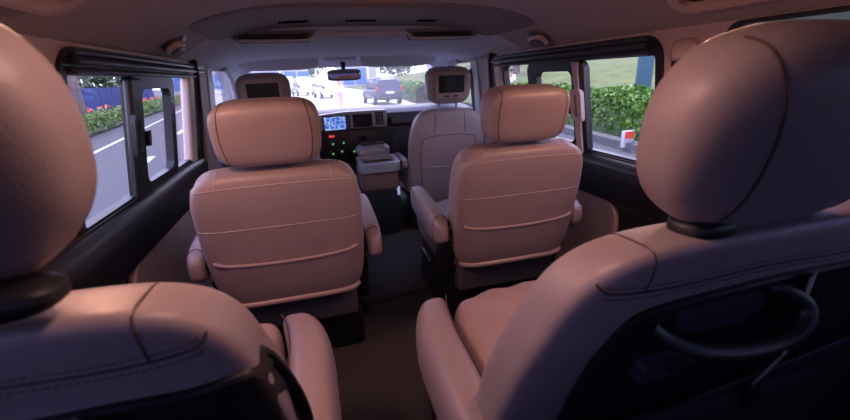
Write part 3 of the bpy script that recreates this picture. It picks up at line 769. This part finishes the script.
# seat belts on the rear pillars
for sg, lab, xx in ((-1, 'black seat belt with beige guide cover on the pillar behind the road-side window', 0), (1, 'black seat belt with beige guide cover on the pillar by the hedge-side window', 0)):
    f = S(sg); v = thing('seat_belt', lab, 'seat belt', f(1.06, .9, .02), 'seat belts of the rear pillars'); o0 = Vector(v.location)
    L_ = lambda y, z, d: tuple(Vector(f(y, z, d))-o0)
    b = B(); prism(b, rrect(.955, .985, 1.045, 1.045, (.01, .01, .03, .03), 6), L_, .0, .030); o = obj('guide_cover', b, 'beige', v)
    bv = o.modifiers.new('bevel', 'BEVEL'); bv.width = .012; bv.segments = 3
    b = B(); prism(b, rrect(.965, .962, 1.045, .984, .004), L_, .0, .022); obj('guide_slot', b, 'blackmat', v)
    b = B(); prism(b, [(.98, .98), (1.03, .98), (1.02, .50), (.97, .50)], L_, .024, .0265); obj('webbing', b, 'belt', v)
    b = B(); prism(b, rrect(.96, .42, 1.03, .50, .01), L_, .02, .05); obj('anchor', b, 'black', v)
# front passenger belt
f = S(1); v = thing('seat_belt', 'dark belt hanging on the front door pillar behind the passenger headrest', 'seat belt', f(2.60, .7, .06)); o0 = Vector(v.location)
b = B(); prism(b, [(2.58, 1.0), (2.62, 1.0), (2.64, .45), (2.59, .45)], lambda y, z, d: tuple(Vector(f(y, z, d))-o0), .05, .054); obj('webbing', b, 'belt', v)
# wooden door step on the right
b = B(); box(b, .60, .835, 1.42, 2.35, .0, .05, .006, 2); o = obj('door_step', b, 'wood'); tag(o, 'reddish brown door step beside the right captain seat', 'step')

# ================================================================== OUTSIDE
G = -.75
b = B(); s_ = 160
vs_ = [b.verts.new(p) for p in ((-s_, -40, G-.02), (s_, -40, G-.02), (s_, 260, G-.02), (-s_, 260, G-.02))]; b.faces.new(vs_)
struct(obj('ground', b, 'asphalt', smooth=False), 'grey asphalt road')
b = B(); vs_ = [b.verts.new(p) for p in ((-2.4, 11, G-.005), (4.6, 11, G-.005), (6.3, 26, G-.005), (9.5, 70, G-.005), (10, 120, G-.005), (-8, 120, G-.005), (-5.2, 30, G-.005), (-3.4, 14, G-.005))]; b.faces.new(vs_)
struct(obj('pavement', b, 'sunlit', smooth=False), 'parking lane ahead, overexposed daylight put into its pale colour')
Lx = lambda y, c0: c0-.152*y - .0
def strip(name, c0, w_, y0, y1, mt='white', z=G-.012, h=.004, lab=None):
    b = B(); pts = [(Lx(y0, c0), y0), (Lx(y0, c0)+w_, y0), (Lx(y1, c0)+w_, y1), (Lx(y1, c0), y1)]
    prism(b, pts, lambda u, v, d: (u, v, d), z, z+h); return struct(obj(name, b, mt, smooth=False), lab)
strip('road_line', -4.45, .13, 0, 90, lab='white lane line')
for k in range(6): strip('road_line', -2.72, .16, 10.2+7*k-7, 12.0+7*k-7, lab='broken white lane dash')
strip('kerb_left', -6.15, .25, -5, 90, 'kerb', G-.02, .16, 'grey kerb of the median')
strip('median', -12.5, 6.3, -5, 90, 'soil', G-.02, .12, 'planted median')
def hedge_line(name, lab, p0, p1, width, z0, h, nleaf, size, mt, wob=.12, rightside=False):
    t = thing(name, lab, 'hedge', (p0[0], p0[1], z0))
    d = Vector((p1[0]-p0[0], p1[1]-p0[1], 0)); L = d.length; d.normalize(); nrm = Vector((-d.y, d.x, 0))
    b = B(); n = int(L/.35)
    rows = []
    for i in range(n+1):
        s = L*i/n; row = []
        for k in range(9):
            q = math.pi*k/8; hh = h*.90*(1+.08*math.sin(s*1.7)+.05*math.sin(s*4.1+1))
            u = -math.copysign(abs(math.cos(q))**.5, math.cos(q))*width*.44; z = abs(math.sin(q))**.45*hh
            row.append(b.verts.new(d*s+nrm*(u+.05*math.sin(s*3+k))+Vector((0, 0, z))))
        rows.append(row)
    for A, D in zip(rows, rows[1:]):
        for k in range(8): b.faces.new((A[k], A[k+1], D[k+1], D[k]))
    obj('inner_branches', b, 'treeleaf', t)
    s = L*rng.uniform(0, 1, nleaf)**1.7; q = np.pi*rng.uniform(0, 1, nleaf)
    hh = h*(1+.08*np.sin(s*1.7)+.05*np.sin(s*4.1+1)); k = rng.uniform(.90, 1.06, nleaf)
    u = -np.sign(np.cos(q))*np.abs(np.cos(q))**.5*width*.5*k; z = np.abs(np.sin(q))**.45*hh*k
    P = np.outer(s, d)+np.outer(u, nrm); P[:, 2] += z
    leaves(P, size, 'leaves', mt, t)
    return t
hedge_line('clipped_hedge', 'low clipped green hedge along the road median seen through the left window', (-6.9, 4), (-17.0, 72), 1.1, G+.08, .62, 26000, .07, 'leafdark')
hedge_line('clipped_hedge', 'bright leafy green hedge behind the kerb outside the right window', (6.2, 1.0), (9.6, 22), 1.0, G+.1, 1.02, 30000, .06, 'leaf')
hedge_line('clipped_hedge', 'loose pale green bushes beyond the dark hatchback, seen through the windshield', (7.2, 27), (9.6, 66), 1.6, G, 1.15, 9000, .13, 'leaf')
# right kerb
b = B(); prism(b, [(5.2, 0), (5.55, 0), (8.6, 22), (8.3, 22)], lambda u, v, d: (u, v, d), G-.02, G+.16); struct(obj('kerb_right', b, 'kerb', smooth=False), 'grey kerb below the right hedge')
b = B(); prism(b, [(5.55, 0), (6.6, 0), (9.6, 22), (8.6, 22)], lambda u, v, d: (u, v, d), G-.02, G+.10); struct(obj('planting_strip', b, 'soil', smooth=False))
# grass bank
b = B(); nx, ny = 40, 40; rows = []
for j in range(ny+1):
    y = -25+125*j/ny; row = []
    for i in range(nx+1):
        u = (i/nx)**1.6; x0 = 6.9+.16*max(0, min(y, 14)-2)-.03*max(0, y-14)
        x = x0+70*u; z = G+.1+.135*(x-x0)+.25*math.sin(x*.25+y*.11)*min(1, (x-x0)/6)
        row.append(b.verts.new((x, y, z)))
    rows.append(row)
for A, D in zip(rows, rows[1:]):
    for i in range(nx): b.faces.new((A[i], A[i+1], D[i+1], D[i]))
struct(obj('lawn', b, 'grass'), 'sloping mown grass bank')
# left barrier and clutter behind the median
b = B()
for k in range(16):
    y0 = 6+3.1*k; x = -11.2-.12*y0
    box(b, 0, 0, 0, 0, 0, 0) if 0 else prism(b, [(x-.12, y0), (x, y0), (x-.37, y0+3.0), (x-.49, y0+3.0)], lambda u, v, d: (u, v, d), G, G+1.78+.04*(k % 2))
o = obj('site_hoarding', b, 'bluebarrier', smooth=False); tag(o, 'long bright blue hoarding across the road behind the hedge', 'barrier')
def digger(x, y, s, lab, body='yellow'):
    t = thing('construction_machine', lab, 'machine', (x, y, G), 'machines behind the hoarding')
    b = B(); box(b, -1.2*s, 1.2*s, -.8*s, .8*s, .6*s, 2.05, .08, 2); obj('body', b, body, t)
    b = B(); box(b, -.3*s, .8*s, -.7*s, .4*s, 2.05, 2.05+.5*s, .05, 2); obj('cab', b, 'orange', t)
    b = B(); tube(b, [(0, .6*s, 1.9), (-.6*s, 2.2*s, 2.5), (-.3*s, 3.4*s, 2.0)], .14*s, 8); obj('boom', b, body, t)
    b = B(); box(b, -1.1*s, 1.1*s, -.8*s, .8*s, 0, .6*s, .1, 2); obj('tracks', b, 'tyre', t)
digger(-17.4, 23.2, .75, 'yellow and orange machine showing above the blue hoarding')
digger(-18.6, 28.5, .6, 'smaller orange machine farther along the blue hoarding', 'orange')
fl = []
for k in range(110):
    y = rng.uniform(10, 45); fl.append((Lx(y, -6.5)-rng.uniform(.1, .9), y, G+.74+abs(rng.normal())*.08))
o = leaves(fl, .10, 'flower_clumps', 'orange'); o['kind'] = 'stuff'; tag(o, 'orange flowers poking above the median hedge', 'flowers')
def shrub(x, y, z, rx, ry, rz, n, size, mt, lab, grp):
    q = rng.normal(size=(n, 3)); q /= np.linalg.norm(q, axis=1)[:, None]; q *= rng.uniform(.55, 1, n)[:, None]**.5
    P = q*np.array([rx, ry, rz])+np.array([0, 0, rz])
    t = thing('shrub', lab, 'shrub', (x, y, z), grp); leaves(P, size, 'leaves', mt, t)
    b = B(); tube(b, [(0, 0, -.05), (0, 0, rz)], .04, 6); obj('stem', b, 'bark', t); return t
shrub(-11.5, 24.5, G+.1, .5, 1.0, .42, 500, .07, 'pink', 'pinkish red flowering shrub in front of the blue hoarding', 'median shrubs')
shrub(-10.6, 19.0, G+.1, .5, 1.0, .48, 900, .07, 'leafdark', 'rounded green shrub left of the flowering shrub', 'median shrubs')
def tree(x, y, z, h, r, cr, lab, n=2600, lean=0, size=.16, mt='treeleaf', grp='trees outside', ch=None):
    t = thing('tree', lab, 'tree', (x, y, z), grp)
    b = B(); tube(b, smooth_pts([(0, 0, -.2), (lean*.4, 0, h*.35), (lean, .1, h*.8), (lean*1.1, 0, h)]), lambda s: r*(1-.5*s), 12); tr = obj('trunk', b, 'bark', t)
    for k in range(4):
        a = k*1.7+x; b = B(); tube(b, [(lean*.9, 0, h*.75), (lean+cr*.6*math.cos(a), cr*.6*math.sin(a), h*1.05)], lambda s: r*.4*(1-.6*s), 6); obj('branch', b, 'bark', t)
    q = rng.normal(size=(n, 3)); q /= np.linalg.norm(q, axis=1)[:, None]; q *= rng.uniform(.3, 1, n)[:, None]**.5
    q *= (1+.22*np.sin(5*q[:, :1]*3+q[:, 1:2]*7))
    P = q*np.array([cr, cr, (ch or cr*.7)])+np.array([lean, 0, h+(ch or cr*.7)*.5])
    leaves(P, size, 'crown', mt, t); return t
tree(-9.75, 21.0, G+.1, 4.3, .20, 1.9, 'slim trunk rising behind the median hedge', lean=-.12)
tree(-12.5, 42, G, 4.2, .22, 3.2, 'median tree far down the road on the left')
tree(17.5, 34, 1.0, 3.4, .34, 2.8, 'stout trunk on the grass bank seen through the sliding pane')
# far rows of trees
for i, (x, y, h, cr_) in enumerate(((-32, 80, 1.5, 6), (-15, 106, 3, 6), (-1, 114, 4, 5.5), (11, 112, 4, 5), (19, 92, 2.5, 5), (24, 72, 6, 5), (32, 60, 6, 6), (44, 46, 7, 6), (52, 30, 8, 7), (58, 14, 8, 7), (48, 0, 8, 7), (-27, 60, .8, 5), (-29, 43, .8, 5))):
    names = ['at the far end of the road', 'closing the view down the street', 'straight beyond the parked vehicles', 'behind the dark car', 'right of the blue building', 'on the upper grass bank', 'at the top of the grass slope', 'high above the right hedge', 'crowning the bank near the teal post', 'beyond the rear quarter window', 'at the edge of the rear quarter window', 'far behind the blue hoarding', 'behind the machines across the road']
    zz = G if x < 14 else G+.1+.135*(x-9)
    tree(x, y, zz, h, .3, cr_, 'dense green tree '+names[i], n=2200, size=.42, ch=cr_*.85, grp='distant trees')
# teal post
t = thing('teal_post', 'thick teal blue post rising behind the right hedge', 'post', (8.75, 9.75, G))
b = B(); lathe(b, [(.30, 0), (.30, .10), (.21, .12), (.205, 4.4), (.19, 4.6)]); obj('shaft', b, 'teal', t)
b = B(); box(b, -.35, .35, -.35, .35, 0, .10, .02, 2); obj('footing', b, 'kerb', t)
# red and white marker on the kerb
t = thing('kerb_marker', 'small red and white marker block on the right kerb', 'marker', (6.30, 7.35, G+.05))
b = B(); box(b, -.13, .13, -.05, .05, 0, .36, .01, 2); obj('block', b, 'white', t)
b = B(); box(b, -.12, .12, -.056, -.05, .20, .35); obj('red_panel', b, 'signred', t, smooth=False)
b = B(); box(b, -.05, .12, -.060, -.05, .03, .10); obj('red_mark', b, 'signred', t, smooth=False)

# vehicles ahead
def car(x, y, rz, s, body, lab, grp=None, tall=0, name='car'):
    t = thing(name, lab, 'car', (x, y, G), grp, rz)
    def loft(st, n_=4, ns=28):
        b = B(); rr = []
        for yy, hw, z0, z1, tp in st:
            zc, hz = (z0+z1)/2, (z1-z0)/2; r_ = []
            for k in range(ns):
                q = 2*math.pi*k/ns; px = spw(math.cos(q), 2/n_); pz = spw(math.sin(q), 2/n_)
                r_.append(b.verts.new((px*hw*(1-tp*max(0, pz))*s, yy*s, (zc+pz*hz)*s)))
            rr.append(r_)
        for A, D in zip(rr, rr[1:]):
            for k in range(ns): b.faces.new((A[k], A[(k+1) % ns], D[(k+1) % ns], D[k]))
        b.faces.new(rr[0][::-1]); b.faces.new(rr[-1]); return b
    obj('body', loft([(-2.05, .74, .42, .90, 0), (-2.0, .82, .32, 1.0, 0), (-1.6, .88, .26, 1.04, 0), (0, .90, .25, 1.02, 0), (1.3, .88, .26, .98, 0), (1.9, .80, .30, .86, 0), (2.1, .66, .38, .72, 0)]), body, t)
    obj('cabin', loft([(-1.98, .70, .90, 1.05, .1), (-1.85, .76, .9, 1.45+tall, .18), (-1.5, .80, .9, 1.62+tall, .2), (-.2, .82, .9, 1.66+tall, .2), (.5, .80, .9, 1.58+tall, .2), (1.25, .72, .9, 1.02, .15)]), body, t)
    b = B(); fw = lambda u, v, d: (u*s, (-1.93-d+.30*(v-1.05))*s, v*s)
    prism(b, [(-.60, 1.06), (.60, 1.06), (.53, 1.46+tall*.8), (-.53, 1.46+tall*.8)], fw, -.1, .02); obj('rear_window', b, 'carglass', t, smooth=False)
    for sg in (-1, 1):
        b = B(); fsid = lambda u, v, d: (sg*(.815-.24*(v-1.05)+d)*s, u*s, v*s)
        prism(b, [(-1.55, 1.07), (.95, 1.05), (.45, 1.50+tall), (-1.35, 1.50+tall)], fsid, -.05, .012); obj('side_window', b, 'carglass', t, smooth=False)
        b = B(); box(b, (sg*.74-.11)*s, (sg*.74+.11)*s, -2.06*s, -1.9*s, .84*s, 1.10*s, .03*s, 2); obj('tail_light', b, 'tail', t)
        for yy in (-1.3, 1.3):
            b = B(); lathe(b, [(.20*s, -.11*s), (.33*s, -.10*s), (.34*s, 0), (.33*s, .10*s), (.20*s, .11*s)], lambda px, py, pz: (sg*.80*s+pz, yy*s+px, .34*s+py), 24); wh = obj('wheel', b, 'tyre', t)
            b = B(); lathe(b, [(.19*s, -.115*s), (.19*s, .115*s)], lambda px, py, pz: (sg*.80*s+pz*1.02, yy*s+px, .34*s+py), 16); obj('hub_cap', b, 'silver', wh)
        b = B(); squad(b, .09*s, .05*s, .06*s, 3, 3, lambda px, py, pz: (px+sg*.98*s, py+.75*s, pz+1.08*s), 16, 10); obj('door_mirror', b, body, t)
    b = B(); box(b, -.80*s, .80*s, -2.14*s, -1.95*s, .34*s, .60*s, .05*s, 2); obj('rear_bumper', b, 'black' if body == 'carblue' else body, t)
    b = B(); box(b, -.26*s, .26*s, -2.10*s, -2.03*s, .68*s, .80*s, .005, 1); obj('number_plate', b, 'paleplastic', t)
    return t
car(4.45, 28.6, R(6), 1.05, 'carblue', 'dark blue hatchback parked ahead right of the mirror', tall=.05)
car(1.3, 42.5, R(12), 1.05, 'carwhite', 'white car parked ahead, just under the mirror', 'light vehicles parked ahead', .15)
car(-1.1, 52.5, R(12), 1.1, 'carsilver', 'silver car parked second in the row left of the mirror', 'light vehicles parked ahead', .3)
car(-3.4, 64, R(12), 1.15, 'carwhite', 'white van shaped car at the far end of the parked row', 'light vehicles parked ahead', .4)
# blue and white buildings beyond
def building(x, y, rz, wd, ht, lab, bands, wallm, bandm):
    t = thing('building', lab, 'building', (x, y, G), 'buildings ahead', rz)
    b = B(); box(b, -wd/2, wd/2, 0, 8, 0, ht); obj('wall', b, wallm, t, smooth=False)
    for z0, z1 in bands:
        b = B()
        k = int(wd/2.4)
        for i in range(k):
            x0 = -wd/2+.3+i*2.4; box(b, x0, x0+2.1, -.06, 0, z0, z1)
        obj('window_band', b, bandm, t, smooth=False)
    b = B(); box(b, -wd/2-.3, wd/2+.3, -.4, 8.3, ht, ht+.25); obj('roof', b, 'building', t, smooth=False)
building(-12, 84, R(6), 24, 9, 'blue glazed white building beyond the parked row on the left', ((.8, 3.4), (4.2, 6.6)), 'building', 'blueglass')
building(9.5, 84, R(-2), 7, 6, 'blue glazed building behind the dark hatchback', ((.6, 3.6), (4.2, 6.8)), 'building', 'blueglass')
for x, y, lab in ((-3.0, 46, 'slim pale lamp post ahead left of the mirror'), (6.6, 50, 'slim pale lamp post ahead right of the mirror')):
    t = thing('lamp_post', lab, 'lamp post', (x, y, G), 'lamp posts ahead')
    b = B(); lathe(b, [(.10, 0), (.07, 6.5)], None, 10); obj('pole', b, 'paleplastic', t)
    b = B(); tube(b, [(0, 0, 6.4), (.5, -.3, 6.7), (1.1, -.6, 6.75)], .05, 6); obj('arm', b, 'paleplastic', t)

# people
def person(x, y, z, rz, h, lab, stride=.2, arm=0, shirt='shirt', pants='trousers'):
    t = thing('person', lab, 'person', (x, y, z), None, rz); k = h/1.75
    J = {'pel': (0, 0, .95), 'wai': (0, 0, 1.10), 'che': (0, 0, 1.32), 'nk': (0, 0, 1.47), 'hd': (0, .02, 1.60), 'tp': (0, .01, 1.72)}
    rad = {'pel': .135, 'wai': .125, 'che': .145, 'nk': .055, 'hd': .098, 'tp': .07}
    E_ = [('pel', 'wai'), ('wai', 'che'), ('che', 'nk'), ('nk', 'hd'), ('hd', 'tp')]
    for sg, nm in ((-1, 'l'), (1, 'r')):
        st_ = sg*stride
        J.update({nm+'hip': (sg*.10, 0, .88), nm+'kn': (sg*.11, st_*.7+.04, .50), nm+'an': (sg*.11, st_*1.0-.02, .09), nm+'toe': (sg*.12, st_*1.0+.15, .04),
                  nm+'sh': (sg*.19, 0, 1.40), nm+'el': (sg*.25, -st_*.3-.02, 1.12), nm+'wr': (sg*.26, -st_*.6+.08, .90), nm+'ha': (sg*.26, -st_*.6+.11, .81)})
        rad.update({nm+'hip': .09, nm+'kn': .06, nm+'an': .042, nm+'toe': .035, nm+'sh': .062, nm+'el': .044, nm+'wr': .030, nm+'ha': .035})
        E_ += [('pel', nm+'hip'), (nm+'hip', nm+'kn'), (nm+'kn', nm+'an'), (nm+'an', nm+'toe'), ('che', nm+'sh'), (nm+'sh', nm+'el'), (nm+'el', nm+'wr'), (nm+'wr', nm+'ha')]
    def skin(keys, extra, mt, name, par):
        ks = [q for q in J if q in keys]; me = bpy.data.meshes.new(name)
        me.from_pydata([tuple(c*k for c in J[q]) for q in ks], [(ks.index(a), ks.index(b_)) for a, b_ in E_ if a in ks and b_ in ks], [])
        o = bpy.data.objects.new(name, me); C.objects.link(o); o.parent = par; me.materials.append(M[mt])
        sm = o.modifiers.new('skin', 'SKIN'); o.modifiers.new('sub', 'SUBSURF').levels = 2
        o.modifiers['sub'].render_levels = 2
        for i, q in enumerate(ks):
            r_ = (rad[q]+extra)*k; me.skin_vertices[0].data[i].radius = (r_, r_*(.75 if q in ('pel', 'wai', 'che') else 1))
        me.skin_vertices[0].data[0].use_root = True
        sm.use_smooth_shade = True
        return o
    bd = skin(set(J), 0, 'skin', 'body', t)
    skin({'pel', 'wai', 'che', 'lsh', 'lel', 'rsh', 'rel'}, .016, shirt, 'shirt', t)
    skin({'pel', 'lhip', 'lkn', 'lan', 'rhip', 'rkn', 'ran'}, .014, pants, 'trousers', t)
    b = B(); squad(b, .10*k, .11*k, .085*k, 2, 2, lambda px, py, pz: (px, py-.02*k, pz+1.69*k), 20, 12); obj('hair', b, 'hair', t)
    return t
person(1.42, 25.2, G, R(200), 1.68, 'person in a white top and beige trousers walking on the bright pavement under the mirror', .22, pants='beltbeige')
person(10.3, 20.8, -.62, R(-60), 1.75, 'person in a white shirt and black trousers standing on the grass bank', .05)
